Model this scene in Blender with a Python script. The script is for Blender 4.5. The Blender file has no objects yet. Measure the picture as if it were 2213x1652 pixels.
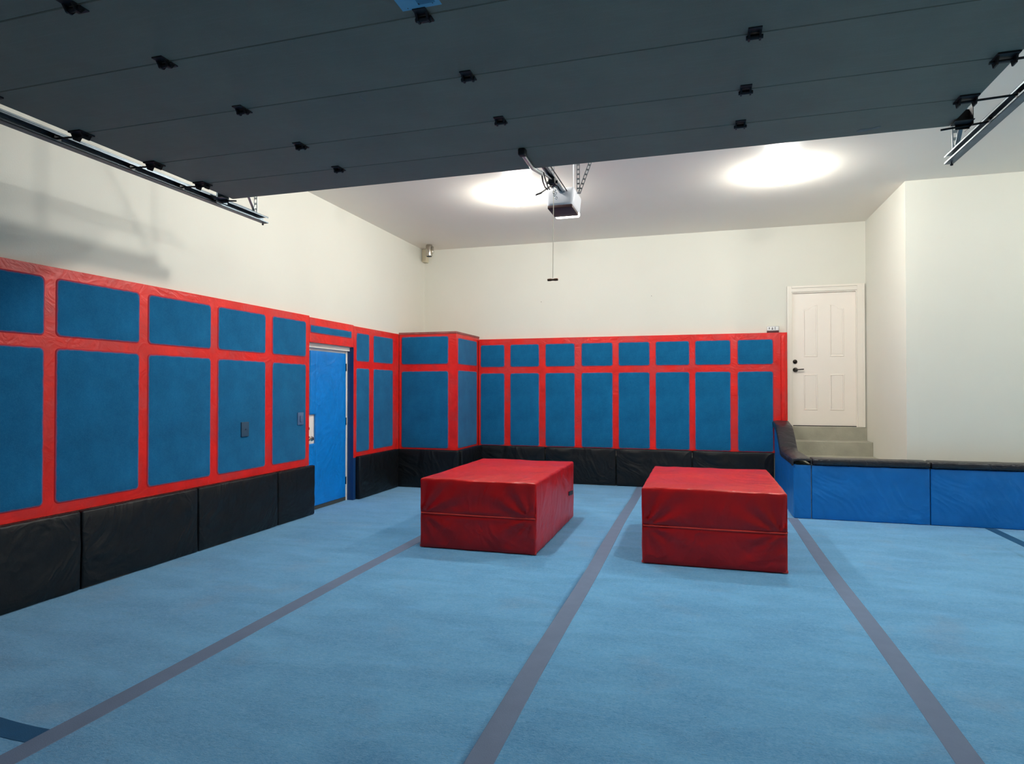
import bpy, math, random
from mathutils import Vector, Matrix, noise
random.seed(7)
PI = math.pi
scene = bpy.context.scene
col = scene.collection

# ------------------------------------------------------------------ materials
def new_mat(name):
    m = bpy.data.materials.new(name); m.use_nodes = True
    nt = m.node_tree; nt.nodes.clear()
    out = nt.nodes.new('ShaderNodeOutputMaterial')
    b = nt.nodes.new('ShaderNodeBsdfPrincipled')
    nt.links.new(b.outputs[0], out.inputs[0])
    return m, nt, b

def s2l(c):
    f = lambda v: v / 12.92 if v <= .04045 else ((v + .055) / 1.055) ** 2.4
    return tuple(f(v / 255.0) for v in c) + (1.0,)

def mat(name, rgb, rough=.5, metal=0., var=.0, vscale=4., bump=0., bscale=60., spec=.5,
        detail=4., stretch=None, coat=0.):
    """rgb in 0-255 sRGB; var = soft colour mottling, bump = fine relief"""
    m, nt, b = new_mat(name)
    N, L = nt.nodes, nt.links
    b.inputs['Roughness'].default_value = rough
    b.inputs['Metallic'].default_value = metal
    b.inputs['Specular IOR Level'].default_value = spec
    b.inputs['Coat Weight'].default_value = coat
    c = s2l(rgb)
    tc = N.new('ShaderNodeTexCoord'); vec = tc.outputs['Object']
    if stretch:
        mp = N.new('ShaderNodeMapping'); mp.inputs['Scale'].default_value = stretch
        L.new(vec, mp.inputs['Vector']); vec = mp.outputs[0]
    if var > 0:
        n = N.new('ShaderNodeTexNoise'); n.inputs['Scale'].default_value = vscale; n.inputs['Detail'].default_value = detail
        L.new(vec, n.inputs['Vector'])
        r = N.new('ShaderNodeValToRGB')
        r.color_ramp.elements[0].position = .3; r.color_ramp.elements[1].position = .7
        r.color_ramp.elements[0].color = tuple(v * (1 - var) for v in c[:3]) + (1,)
        r.color_ramp.elements[1].color = tuple(min(1, v * (1 + var)) for v in c[:3]) + (1,)
        L.new(n.outputs['Fac'], r.inputs[0]); L.new(r.outputs[0], b.inputs['Base Color'])
    else:
        b.inputs['Base Color'].default_value = c
    if bump > 0:
        n2 = N.new('ShaderNodeTexNoise'); n2.inputs['Scale'].default_value = bscale; n2.inputs['Detail'].default_value = 5
        L.new(vec, n2.inputs['Vector'])
        bp = N.new('ShaderNodeBump'); bp.inputs['Strength'].default_value = bump; bp.inputs['Distance'].default_value = .01
        L.new(n2.outputs['Fac'], bp.inputs['Height']); L.new(bp.outputs[0], b.inputs['Normal'])
    return m

def emit(name, rgb, strength):
    m, nt, b = new_mat(name)
    b.inputs['Base Color'].default_value = (.9, .9, .9, 1)
    b.inputs['Emission Color'].default_value = s2l(rgb)
    b.inputs['Emission Strength'].default_value = strength
    return m

def math_node(nt, op, a, b=None, clamp=False):
    n = nt.nodes.new('ShaderNodeMath'); n.operation = op; n.use_clamp = clamp
    for i, v in enumerate((a, b)):
        if v is None: continue
        if hasattr(v, 'links'): nt.links.new(v, n.inputs[i])
        else: n.inputs[i].default_value = v
    return n.outputs[0]

def mixc(nt, fac, a, b):
    n = nt.nodes.new('ShaderNodeMix'); n.data_type = 'RGBA'
    for s, v in ((n.inputs[0], fac), (n.inputs[6], a), (n.inputs[7], b)):
        if hasattr(v, 'links'): nt.links.new(v, s)
        else: s.default_value = v
    return n.outputs[2]

def noise_node(nt, vec, scale, detail=4, rough=.5, dist=0.):
    n = nt.nodes.new('ShaderNodeTexNoise'); n.inputs['Scale'].default_value = scale
    n.inputs['Detail'].default_value = detail; n.inputs['Roughness'].default_value = rough
    n.inputs['Distortion'].default_value = dist
    if vec is not None: nt.links.new(vec, n.inputs['Vector'])
    return n.outputs['Fac']

def ramp(nt, fac, p0, p1, c0=(0, 0, 0, 1), c1=(1, 1, 1, 1)):
    r = nt.nodes.new('ShaderNodeValToRGB'); nt.links.new(fac, r.inputs[0])
    r.color_ramp.elements[0].position = p0; r.color_ramp.elements[1].position = p1
    r.color_ramp.elements[0].color = c0; r.color_ramp.elements[1].color = c1
    return r.outputs[0]

def bumpn(nt, h, strength, dist, prev=None):
    bp = nt.nodes.new('ShaderNodeBump'); bp.inputs['Strength'].default_value = strength; bp.inputs['Distance'].default_value = dist
    nt.links.new(h, bp.inputs['Height'])
    if prev is not None: nt.links.new(prev, bp.inputs['Normal'])
    return bp.outputs[0]

# blue carpet of the sprung floor: brushed pile, faint wear, two faint butt seams
def floor_mat():
    m, nt, b = new_mat('blue_carpet_floor'); N, L = nt.nodes, nt.links
    tc = N.new('ShaderNodeTexCoord'); v = tc.outputs['Object']
    mp = N.new('ShaderNodeMapping'); mp.inputs['Scale'].default_value = (1, 2.6, 1); L.new(v, mp.inputs['Vector'])
    big = ramp(nt, noise_node(nt, mp.outputs[0], 1.6, 5, .6, .4), .35, .68)
    c = mixc(nt, big, s2l(FLOOR_A), s2l(FLOOR_B))
    fib = ramp(nt, noise_node(nt, v, 55, 4, .7, 1.2), .38, .64)
    c = mixc(nt, math_node(nt, 'MULTIPLY', fib, .40), c, s2l(FLOOR_C))
    dk = ramp(nt, noise_node(nt, mp.outputs[0], 22, 3, .6, 2.5), .60, .70)
    c = mixc(nt, math_node(nt, 'MULTIPLY', dk, .42), c, s2l(FLOOR_D))
    wear = ramp(nt, noise_node(nt, v, 2.3, 3, .55), .58, .74)
    c = mixc(nt, math_node(nt, 'MULTIPLY', wear, .16), c, s2l((150, 150, 160)))
    sx = N.new('ShaderNodeSeparateXYZ'); L.new(v, sx.inputs[0])
    wob = math_node(nt, 'MULTIPLY', math_node(nt, 'SUBTRACT', noise_node(nt, v, 2.0, 2), .5), .03)
    xs = math_node(nt, 'ADD', sx.outputs[0], wob)
    tot = None
    for x0 in (-1.74, 1.955):
        d = math_node(nt, 'ABSOLUTE', math_node(nt, 'SUBTRACT', xs, x0))
        k = math_node(nt, 'SUBTRACT', 1.0, math_node(nt, 'DIVIDE', d, .035), clamp=True)
        tot = k if tot is None else math_node(nt, 'ADD', tot, k, clamp=True)
    pat = ramp(nt, noise_node(nt, v, 1.3, 3), .35, .6)
    seam = math_node(nt, 'MULTIPLY', math_node(nt, 'MULTIPLY', tot, pat), .8)
    c = mixc(nt, seam, c, s2l(FLOOR_D))
    L.new(c, b.inputs['Base Color'])
    b.inputs['Roughness'].default_value = .95; b.inputs['Specular IOR Level'].default_value = .15
    b.inputs['Sheen Weight'].default_value = .35; b.inputs['Sheen Roughness'].default_value = .5
    nn = bumpn(nt, noise_node(nt, v, 130, 4, .7, 1.0), .7, .006)
    nn = bumpn(nt, noise_node(nt, mp.outputs[0], 16, 4, .6, 1.5), .35, .01, nn)
    L.new(nn, b.inputs['Normal'])
    return m
FLOOR_A, FLOOR_B, FLOOR_C, FLOOR_D = (60, 144, 199), (89, 171, 224), (144, 203, 236), (26, 94, 146)

# carpeted wall pad: blue pile with red overspray fading in from its rim (attribute 'rim': 0 rim, 1 inside)
def cell_mat():
    m, nt, b = new_mat('blue_wall_carpet'); N, L = nt.nodes, nt.links
    tc = N.new('ShaderNodeTexCoord'); v = tc.outputs['Object']
    big = ramp(nt, noise_node(nt, v, 3.0, 5, .6), .3, .72)
    c = mixc(nt, big, s2l((6, 88, 132)), s2l((14, 108, 156)))
    fib = ramp(nt, noise_node(nt, v, 90, 3, .7, .8), .42, .66)
    c = mixc(nt, math_node(nt, 'MULTIPLY', fib, .14), c, s2l((60, 140, 180)))
    at = N.new('ShaderNodeAttribute'); at.attribute_name = 'rim'
    e = math_node(nt, 'ADD', at.outputs['Fac'], math_node(nt, 'MULTIPLY', math_node(nt, 'SUBTRACT', noise_node(nt, v, 14, 3), .5), .5))
    k = ramp(nt, e, .12, .72)
    c = mixc(nt, k, s2l((196, 44, 52)), c)
    L.new(c, b.inputs['Base Color'])
    b.inputs['Roughness'].default_value = .95; b.inputs['Specular IOR Level'].default_value = .15
    b.inputs['Sheen Weight'].default_value = .08
    nn = bumpn(nt, noise_node(nt, v, 160, 4, .7), .6, .005)
    nn = bumpn(nt, noise_node(nt, v, 6, 3, .6), .25, .02, nn)
    L.new(nn, b.inputs['Normal'])
    return m

# coated vinyl with creases
def vinyl(name, rgb, rough, var=.12, crease=.5, cscale=2.2, grain=.15, coat=0., spec=.5, mottled=None):
    m, nt, b = new_mat(name); N, L = nt.nodes, nt.links
    tc = N.new('ShaderNodeTexCoord'); v = tc.outputs['Object']
    c0 = s2l(rgb)
    f = ramp(nt, noise_node(nt, v, 3.5, 4, .6), .3, .7)
    c = mixc(nt, f, tuple(x * (1 - var) for x in c0[:3]) + (1,), tuple(min(1, x * (1 + var)) for x in c0[:3]) + (1,))
    if mottled:
        f2 = ramp(nt, noise_node(nt, v, 2.2, 3, .6, 1.0), .48, .62)
        c = mixc(nt, math_node(nt, 'MULTIPLY', f2, .6), c, s2l(mottled))
    L.new(c, b.inputs['Base Color'])
    b.inputs['Roughness'].default_value = rough; b.inputs['Coat Weight'].default_value = coat
    b.inputs['Coat Roughness'].default_value = .25
    b.inputs['Specular IOR Level'].default_value = spec
    n1 = noise_node(nt, v, cscale, 3, .55, 1.2)
    ridge = math_node(nt, 'SUBTRACT', 1.0, math_node(nt, 'MULTIPLY', math_node(nt, 'ABSOLUTE', math_node(nt, 'SUBTRACT', n1, .5)), 6.0), clamp=True)
    nn = bumpn(nt, ridge, crease, .012)
    nn = bumpn(nt, noise_node(nt, v, 14, 4, .6, .6), crease * .35, .01, nn)
    nn = bumpn(nt, noise_node(nt, v, 260, 2), grain, .002, nn)
    L.new(nn, b.inputs['Normal'])
    return m

# dark embossed steel of the garage door
def door_steel():
    m, nt, b = new_mat('dark_garage_door_skin'); N, L = nt.nodes, nt.links
    tc = N.new('ShaderNodeTexCoord'); v = tc.outputs['Object']
    mp = N.new('ShaderNodeMapping'); mp.inputs['Scale'].default_value = (.6, 14, 1); L.new(v, mp.inputs['Vector'])
    f = ramp(nt, noise_node(nt, v, 2.0, 5, .6), .3, .7)
    c = mixc(nt, f, s2l((124, 121, 107)), s2l((136, 133, 117)))
    st = ramp(nt, noise_node(nt, mp.outputs[0], 5, 3, .6), .5, .75)
    c = mixc(nt, math_node(nt, 'MULTIPLY', st, .12), c, s2l((166, 162, 150)))
    fl = ramp(nt, noise_node(nt, v, 160, 2, .6), .62, .74)
    c = mixc(nt, math_node(nt, 'MULTIPLY', fl, .25), c, s2l((176, 172, 160)))
    L.new(c, b.inputs['Base Color'])
    b.inputs['Roughness'].default_value = .62; b.inputs['Specular IOR Level'].default_value = .4
    L.new(bumpn(nt, noise_node(nt, v, 300, 2), .25, .002), b.inputs['Normal'])
    return m

M = {}
M['floor'] = floor_mat()
M['cell'] = cell_mat()
M['wall'] = mat('cream_wall_paint', (227, 226, 214), .6, var=.012, vscale=1.5, bump=.06, bscale=90, spec=.3)
M['ceil'] = mat('ceiling_paint', (239, 233, 221), .42, var=.012, vscale=1.2, bump=.05, bscale=70, spec=.45)
M['trim'] = mat('door_casing_paint', (242, 236, 224), .4, var=.01)
M['doorpaint'] = mat('white_door_paint', (250, 242, 231), .42, var=.012, vscale=3)
M['redback'] = vinyl('red_wall_vinyl', (226, 34, 26), .34, var=.16, crease=.15, cscale=5, mottled=(206, 62, 62))
M['redblock'] = vinyl('red_block_vinyl', (184, 2, 6), .37, var=.10, crease=.55, cscale=1.5, grain=.10, coat=.0, spec=.40)
M['redpipe'] = vinyl('red_piping', (230, 62, 50), .3, var=.05, crease=.1)  # brighter than the cover: highlight along the piping put into its colour
M['black'] = vinyl('black_pad_vinyl', (10, 13, 16), .46, var=.15, crease=.8, cscale=1.6, spec=.36, grain=.2)
M['cap'] = vinyl('black_cap_vinyl', (30, 31, 38), .36, var=.12, crease=.45, cscale=4, grain=.15)
M['bluepad'] = vinyl('blue_pad_vinyl', (0, 108, 184), .42, var=.10, crease=.6, cscale=1.3, grain=.12)
M['bluedoor'] = vinyl('blue_door_vinyl', (0, 130, 216), .38, var=.08, crease=.35, cscale=2.6, grain=.1)
M['bluejamb'] = vinyl('dark_blue_jamb_vinyl', (10, 60, 112), .5, var=.08, crease=.2)
M['tape'] = mat('grey_floor_tape', (104, 122, 150), .8, var=.05, vscale=9, bump=.2, bscale=200, spec=.2)
M['tapeblue'] = mat('dark_blue_floor_tape', (34, 84, 124), .8, var=.08, vscale=9, bump=.2, bscale=200, spec=.2)
M['steel'] = door_steel()
M['gap'] = mat('section_joint', (22, 24, 26), .9)
M['galv'] = mat('galvanised_steel', (176, 184, 190), .30, metal=1., var=.10, vscale=18, bump=.05)
M['galvdark'] = mat('dull_galvanised_steel', (104, 116, 124), .42, metal=.9, var=.15, vscale=14)
M['blackmetal'] = mat('black_hinge_metal', (14, 15, 20), .5, metal=.2)
M['hw'] = mat('dark_bronze_hardware', (52, 46, 40), .32, metal=.85)
M['chrome'] = mat('brushed_nickel', (190, 184, 172), .22, metal=1.)
M['concrete'] = mat('step_concrete', (166, 164, 148), .85, var=.12, vscale=5, bump=.3, bscale=40)
M['opener'] = mat('opener_white_plastic', (226, 228, 234), .35)
M['openerdark'] = mat('opener_dark_underside', (58, 34, 34), .5, var=.1)
M['lens'] = emit('opener_light_lens', (255, 246, 236), 9.)
M['bulb'] = emit('ceiling_lamp_bulb', (255, 252, 245), 352.)
M['lampbase'] = mat('lamp_base_white', (235, 235, 230), .5)
M['cord'] = mat('pull_cord', (206, 200, 184), .8)
M['handle'] = mat('brown_pull_handle', (96, 62, 34), .5)
M['paper'] = mat('blue_label_paper', (120, 186, 214), .6, var=.05)
M['paperdark'] = mat('label_print_blue', (70, 134, 164), .6)
M['ink'] = mat('label_ink', (30, 50, 66), .6)
M['smear'] = mat('pale_residue', (120, 122, 118), .7, var=.15, vscale=30)
M['plate'] = mat('painted_cover_plate', (44, 74, 98), .55, var=.06)
M['plate2'] = mat('painted_switch_plate', (82, 112, 150), .5, var=.05)
M['device'] = mat('timer_white', (238, 238, 236), .4)
M['devdark'] = mat('timer_dark_red', (70, 14, 20), .45)
M['devink'] = mat('timer_markings', (120, 120, 124), .5)
M['sealdark'] = mat('door_sweep', (66, 70, 66), .7)
M['boxbeige'] = mat('beige_corner_box', (214, 204, 176), .6)
M['brownedge'] = mat('dusty_top_edge', (150, 84, 78), .7, var=.2, vscale=12)

# ------------------------------------------------------------------ mesh kit
class MB:
    def __init__(s): s.v = []; s.f = []; s.mi = []; s.cur = 0
    def add(s, vs, fs):
        o = len(s.v); s.v += [tuple(v) for v in vs]
        for f in fs: s.f.append([i + o for i in f]); s.mi.append(s.cur)
        return s
    def box(s, x0, x1, y0, y1, z0, z1):
        vs = [(x, y, z) for x in (x0, x1) for y in (y0, y1) for z in (z0, z1)]
        return s.add(vs, [(0, 1, 3, 2), (4, 6, 7, 5), (0, 4, 5, 1), (2, 3, 7, 6), (0, 2, 6, 4), (1, 5, 7, 3)])
    def tube(s, pts, r, n=8, caps=True, rs=None):
        pts = [Vector(p) for p in pts]; rings = []
        for i, p in enumerate(pts):
            t = (pts[min(i + 1, len(pts) - 1)] - pts[max(i - 1, 0)]).normalized()
            up = Vector((0, 0, 1)) if abs(t.z) < .9 else Vector((1, 0, 0))
            a = t.cross(up).normalized(); b = t.cross(a)
            rr = rs[i] if rs else r
            rings.append([p + (a * math.cos(2 * PI * k / n) + b * math.sin(2 * PI * k / n)) * rr for k in range(n)])
        vs = [q for ring in rings for q in ring]; fs = []
        for i in range(len(rings) - 1):
            for k in range(n):
                fs.append((i * n + k, i * n + (k + 1) % n, (i + 1) * n + (k + 1) % n, (i + 1) * n + k))
        if caps: fs.append(tuple(range(n))[::-1]); fs.append(tuple((len(rings) - 1) * n + k for k in range(n)))
        return s.add(vs, fs)
    def bar(s, a, b, w, h, up=(0, 0, 1)):
        a, b, up = Vector(a), Vector(b), Vector(up); t = (b - a).normalized()
        sd = t.cross(up)
        if sd.length < 1e-4: sd = t.cross(Vector((1, 0, 0)))
        sd.normalize(); u = sd.cross(t).normalized()
        vs = [p + sd * i * w / 2 + u * j * h / 2 for p in (a, b) for i in (-1, 1) for j in (-1, 1)]
        return s.add(vs, [(0, 1, 3, 2), (4, 6, 7, 5), (0, 4, 5, 1), (2, 3, 7, 6), (0, 2, 6, 4), (1, 5, 7, 3)])
    def prism(s, poly, axis, a, b):
        """poly: 2D points; extruded along axis 0/1/2 from a to b"""
        n = len(poly)
        def P(p, t):
            if axis == 0: return (t, p[0], p[1])
            if axis == 1: return (p[0], t, p[1])
            return (p[0], p[1], t)
        vs = [P(p, a) for p in poly] + [P(p, b) for p in poly]
        fs = [tuple(range(n))[::-1], tuple(range(n, 2 * n))] + [(i, (i + 1) % n, (i + 1) % n + n, i + n) for i in range(n)]
        return s.add(vs, fs)
    def lathe(s, prof, c, axis='z', n=20):
        """prof: (r, h) from one end to the other"""
        rings = []
        for r, h in prof:
            ring = []
            for k in range(n):
                a = 2 * PI * k / n; p = (r * math.cos(a), r * math.sin(a), h)
                if axis == 'x': p = (h, p[0], p[1])
                if axis == 'y': p = (p[0], h, p[1])
                ring.append((c[0] + p[0], c[1] + p[1], c[2] + p[2]))
            rings.append(ring)
        vs = [q for r_ in rings for q in r_]; fs = []
        for i in range(len(rings) - 1):
            for k in range(n): fs.append((i * n + k, i * n + (k + 1) % n, (i + 1) * n + (k + 1) % n, (i + 1) * n + k))
        fs.append(tuple(range(n))[::-1]); fs.append(tuple((len(rings) - 1) * n + k for k in range(n)))
        return s.add(vs, fs)
    def soft(s, x0, x1, y0, y1, z0, z1, r, step=.06, amp=0., fn=None, seed=0, bulge=0.):
        """box with rounded edges on a fine grid; amp = wrinkle relief, bulge = cushion swell"""
        lo, hi = Vector((x0, y0, z0)), Vector((x1, y1, z1)); ax = []
        for i in range(3):
            a, b = lo[i], hi[i]; rr = min(r, (b - a) * .49)
            mid = max(1, int(round((b - a - 2 * rr) / step)))
            ax.append([a, a + rr * .12, a + rr * .45, a + rr] + [a + rr + (b - a - 2 * rr) * k / mid for k in range(1, mid)] + [b - rr, b - rr * .45, b - rr * .12, b])
        idx = {}; vs = []; fs = []; cen = (lo + hi) / 2; size = hi - lo
        def vert(i, j, k):
            key = (i, j, k)
            if key in idx: return idx[key]
            p = Vector((ax[0][i], ax[1][j], ax[2][k]))
            rr = [min(r, size[q] * .49) for q in range(3)]
            c = Vector([min(max(p[q], lo[q] + rr[q]), hi[q] - rr[q]) for q in range(3)])
            d = p - c
            if d.length > 0:
                d.normalize(); pn = Vector([c[q] + d[q] * rr[q] for q in range(3)])
            else: pn = p
            nrm = d
            if bulge:
                w = 1.
                dom = max(range(3), key=lambda q: abs(nrm[q]))
                for q in range(3):
                    if q != dom: w *= max(0., 1 - ((p[q] - cen[q]) / (size[q] / 2)) ** 4)
                dom = max(range(3), key=lambda q: abs(nrm[q]))
                w *= min(1, min(size[q] for q in range(3) if q != dom) / .3) ** 2
                pn = pn + nrm * bulge * w
            if amp:
                q = pn + Vector((seed * 7.3, seed * 3.1, seed * 1.7))
                a1 = 1 - abs(noise.noise(Vector((q.x * 2.6 + q.z * 1.8, q.y * 2.6, q.z * 2.2 - q.x * 1.4)))) * 3.2
                a2 = noise.noise(q * 7.) * .35
                dom = max(range(3), key=lambda q_: abs(nrm[q_]))
                lim = min(1, min(size[q_] for q_ in range(3) if q_ != dom) / .3) ** 2
                pn = pn + nrm * amp * lim * (max(a1, 0) + a2 - .45)
            if fn: pn = fn(pn, nrm)
            idx[key] = len(vs); vs.append(pn); return idx[key]
        n = [len(a) - 1 for a in ax]
        for i in range(n[0]):
            for j in range(n[1]):
                fs.append((vert(i, j, 0), vert(i, j + 1, 0), vert(i + 1, j + 1, 0), vert(i + 1, j, 0)))
                fs.append((vert(i, j, n[2]), vert(i + 1, j, n[2]), vert(i + 1, j + 1, n[2]), vert(i, j + 1, n[2])))
        for i in range(n[0]):
            for k in range(n[2]):
                fs.append((vert(i, 0, k), vert(i + 1, 0, k), vert(i + 1, 0, k + 1), vert(i, 0, k + 1)))
                fs.append((vert(i, n[1], k), vert(i, n[1], k + 1), vert(i + 1, n[1], k + 1), vert(i + 1, n[1], k)))
        for j in range(n[1]):
            for k in range(n[2]):
                fs.append((vert(0, j, k), vert(0, j, k + 1), vert(0, j + 1, k + 1), vert(0, j + 1, k)))
                fs.append((vert(n[0], j, k), vert(n[0], j + 1, k), vert(n[0], j + 1, k + 1), vert(n[0], j, k + 1)))
        return s.add(vs, fs)
    def build(s, name, material, parent=None, smooth=False, loc=None):
        me = bpy.data.meshes.new(name)
        # origin of a mesh that is its own thing: centre of its base
        o0 = Vector((0, 0, 0))
        if parent is not None: o0 = parent.matrix_world_loc if False else Vector(parent['_w']) if '_w' in parent else Vector((0, 0, 0))
        vs = [Vector(v) for v in s.v]
        if loc is None:
            xs, ys, zs = zip(*s.v); w = Vector(((min(xs) + max(xs)) / 2, (min(ys) + max(ys)) / 2, min(zs)))
        else: w = Vector(loc)
        me.from_pydata([v - w for v in vs], [], s.f)
        mats = material if isinstance(material, (list, tuple)) else [material]
        for m in mats: me.materials.append(m)
        for p, i in zip(me.polygons, s.mi): p.material_index = i; p.use_smooth = smooth
        me.validate(); me.update()
        import bmesh
        bm = bmesh.new(); bm.from_mesh(me); bmesh.ops.recalc_face_normals(bm, faces=bm.faces); bm.to_mesh(me); bm.free()
        if smooth:
            try: me.set_sharp_from_angle(angle=math.radians(42))
            except Exception: pass
        o = bpy.data.objects.new(name, me); col.objects.link(o)
        if parent is not None: o.parent = parent
        o.location = w - o0
        WP[o.name] = tuple(w)
        o['_w'] = tuple(w)
        return o
WP = {}

def tag(o, label=None, cat=None, group=None, kind=None):
    if label: o['label'] = label
    if cat: o['category'] = cat
    if group: o['group'] = group
    if kind: o['kind'] = kind
    return o

def thing(name, label, cat, loc, group=None):
    o = bpy.data.objects.new(name, None); col.objects.link(o)
    o.location = loc; o['_w'] = tuple(loc); o.empty_display_size = .1
    return tag(o, label, cat, group)

def copy_tree(o, offset, label, scale=None):
    c = o.copy(); col.objects.link(c); c.location = Vector(o.location) + Vector(offset); c['label'] = label
    if scale: c.scale = scale
    for ch in o.children:
        d = ch.copy(); col.objects.link(d); d.parent = c
        for g in ch.children:
            e = g.copy(); col.objects.link(e); e.parent = d
    return c

def struct(name, mb, m, smooth=False):
    return tag(mb.build(name, m, smooth=smooth), kind='structure')

# ------------------------------------------------------------------ the room
XW, YB, ZC = -4.53, 10.05, 3.90      # left wall, back wall, ceiling
XR, YN = 2.29, 8.24                  # side wall of the door nook, wall beside the nook
XE, YF = 6.3, -.15                   # far right wall, front wall with the garage opening
struct('floor', MB().box(XW - .2, XE + .1, YF - .6, YB + .1, -.1, 0), M['floor'])
struct('ceiling', MB().box(XW - .2, XE + .1, YF - .2, YB + .2, ZC, ZC + .1), M['ceil'])
# left wall with the opening of the blue door
DY0, DY1, DZ = 6.62, 7.64, 2.07
w = MB(); w.box(XW - .15, XW, YF - .2, DY0, 0, ZC).box(XW - .15, XW, DY1, YB + .1, 0, ZC).box(XW - .15, XW, DY0, DY1, DZ, ZC)
w.box(XW - .2, XW - .15, DY0 - .1, DY1 + .1, 0, DZ + .1)
struct('wall_left', w, M['wall'])
BX0, BX1, BZ0, BZ1 = 1.315, 2.175, .965, 2.925   # opening of the white door
w = MB(); w.box(XW - .1, BX0, YB, YB + .1, 0, ZC).box(BX1, XR + .1, YB, YB + .1, 0, ZC).box(BX0, BX1, YB, YB + .1, BZ1, ZC).box(BX0, BX1, YB, YB + .1, 0, BZ0)
w.box(BX0 - .1, BX1 + .1, YB + .1, YB + .16, BZ0 - .1, BZ1 + .1)
struct('wall_back', w, M['wall'])
w = MB().box(XR, XR + .12, YN, YB + .1, 0, ZC)
struct('wall_nook', w, M['wall'])
struct('wall_right', MB().box(XR + .12, XE, YN, YN + .12, 0, ZC), M['wall'])
struct('wall_far_right', MB().box(XE, XE + .1, YF - .2, YN + .2, 0, ZC), M['wall'])
w = MB(); w.box(XW - .2, -3.51, YF - .12, YF, 0, ZC).box(1.38, XE + .1, YF - .12, YF, 0, ZC).box(-3.51, 1.38, YF - .12, YF, 2.75, ZC)
struct('wall_front', w, M['wall'])

# two tiny screws left in the back wall
for x, z, lab in ((-2.457, 2.932, 'small dark nail in the cream back wall, left of centre below the pull cord handle'),
                  (-.694, 2.957, 'small dark nail in the cream back wall, right one of the two')):
    tag(MB().lathe([(.004, -.03), (.004, -.004), (.011, -.003), (.009, 0)], (x, YB - .018 + .03, z), 'y', 10).build('nail', M['hw']), lab, 'nail', 'nails in the back wall')

# ------------------------------------------------------------------ carpeted wall padding with red borders
def rrect(a0, a1, b0, b1, r, n=5):
    pts = []
    for cx, cy, st in ((a1 - r, b1 - r, 0), (a0 + r, b1 - r, 90), (a0 + r, b0 + r, 180), (a1 - r, b0 + r, 270)):
        for k in range(n + 1):
            a = math.radians(st + 90 * k / n); pts.append((cx + r * math.cos(a), cy + r * math.sin(a)))
    return pts

def cell(parent, face, axis, sgn, a0, a1, b0, b1, r=.035, th=.007, name='carpet_panel'):
    """raised carpet field on a wall plane: axis 0 -> plane x=face spanned by y,z ; axis 1 -> plane y=face spanned by x,z"""
    def P(p, t):
        t = face + sgn * t
        return (t, p[0], p[1]) if axis == 0 else (p[0], t, p[1])
    rings = []; n = None
    for ins, h, rim in ((0, -.002, 0), (0, .001, 0), (.005, th * .6, .25), (.014, th * .9, .65), (.028, th, 1.)):
        pts = rrect(a0 + ins, a1 - ins, b0 + ins, b1 - ins, max(r - ins * .4, .01)); n = len(pts)
        rings.append(([P(p, h) for p in pts], rim))
    mb = MB(); vs = []; rim = []
    for pts, e in rings: vs += pts; rim += [e] * n
    fs = []
    for i in range(len(rings) - 1):
        for k in range(n): fs.append((i * n + k, i * n + (k + 1) % n, (i + 1) * n + (k + 1) % n, (i + 1) * n + k))
    fs.append(tuple((len(rings) - 1) * n + k for k in range(n))); fs.append(tuple(range(n))[::-1])
    mb.add(vs, fs)
    o = mb.build(name, M['cell'], parent, smooth=True)
    at = o.data.attributes.new('rim', 'FLOAT', 'POINT')
    for i, e in enumerate(rim[:len(o.data.vertices)]): at.data[i].value = e
    return o

ZT = 2.385
XP = -4.492      # face of the left wall red backing
t = thing('wall_padding', 'long blue carpeted wall padding with red grid on the left wall before the blue door', 'wall padding', (XP, 3.3, .6))
b_ = MB(); b_.box(XW, XP, -.1, 6.618, .59, ZT + .005)
b_.build('red_backing', M['redback'], t)
ys = [(-.05, .16), (.24, .97), (1.05, 1.78), (1.86, 2.59), (2.67, 3.40), (3.48, 4.205), (4.285, 5.015), (5.10, 5.815), (5.92, 6.55)]
for a, b in ys:
    cell(t, XP, 0, 1, a, b, .665, 1.805); cell(t, XP, 0, 1, a, b, 1.885, 2.315)
# piece over the blue door
t = thing('wall_padding', 'narrow blue carpeted padding strip with red border directly above the blue door', 'wall padding', (XP, 7.1, 2.07))
MB().box(XW, XP, 6.622, 7.638, 2.075, ZT - .01).build('red_backing', M['redback'], t)
cell(t, XP, 0, 1, 6.63, 7.585, 2.185, 2.29, r=.02)
# piece right of the blue door
t = thing('wall_padding', 'narrow blue carpeted wall padding with red grid between the blue door and the corner', 'wall padding', (XP, 8.3, .6))
MB().box(XW, XP, 7.642, 8.99, .57, ZT - .02).build('red_backing', M['redback'], t)
for a, b in ((7.70, 8.065), (8.175, 8.79)):
    cell(t, XP, 0, 1, a, b, .635, 1.80); cell(t, XP, 0, 1, a, b, 1.885, 2.285)
# padded corner box
YC, XC = 9.0, -3.535
t = thing('corner_padding', 'square blue carpeted padded box with red borders filling the back left corner', 'wall padding', (-4.02, 9.5, .57))
cb = MB(); cb.box(XP + .003, XC, YC, YB - .003, .0, 2.375); cb.build('red_backing', M['redback'], t)
MB().box(XP, XC + .006, YC - .009, YB - .003, 2.358, 2.388).build('top_edge', M['brownedge'], t)
cell(t, YC, 1, -1, -4.452, -3.655, .59, 1.79); cell(t, YC, 1, -1, -4.452, -3.655, 1.885, 2.325)
cell(t, XC, 0, 1, 9.06, 9.93, .59, 1.80); cell(t, XC, 0, 1, 9.06, 9.93, 1.885, 2.30)
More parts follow.
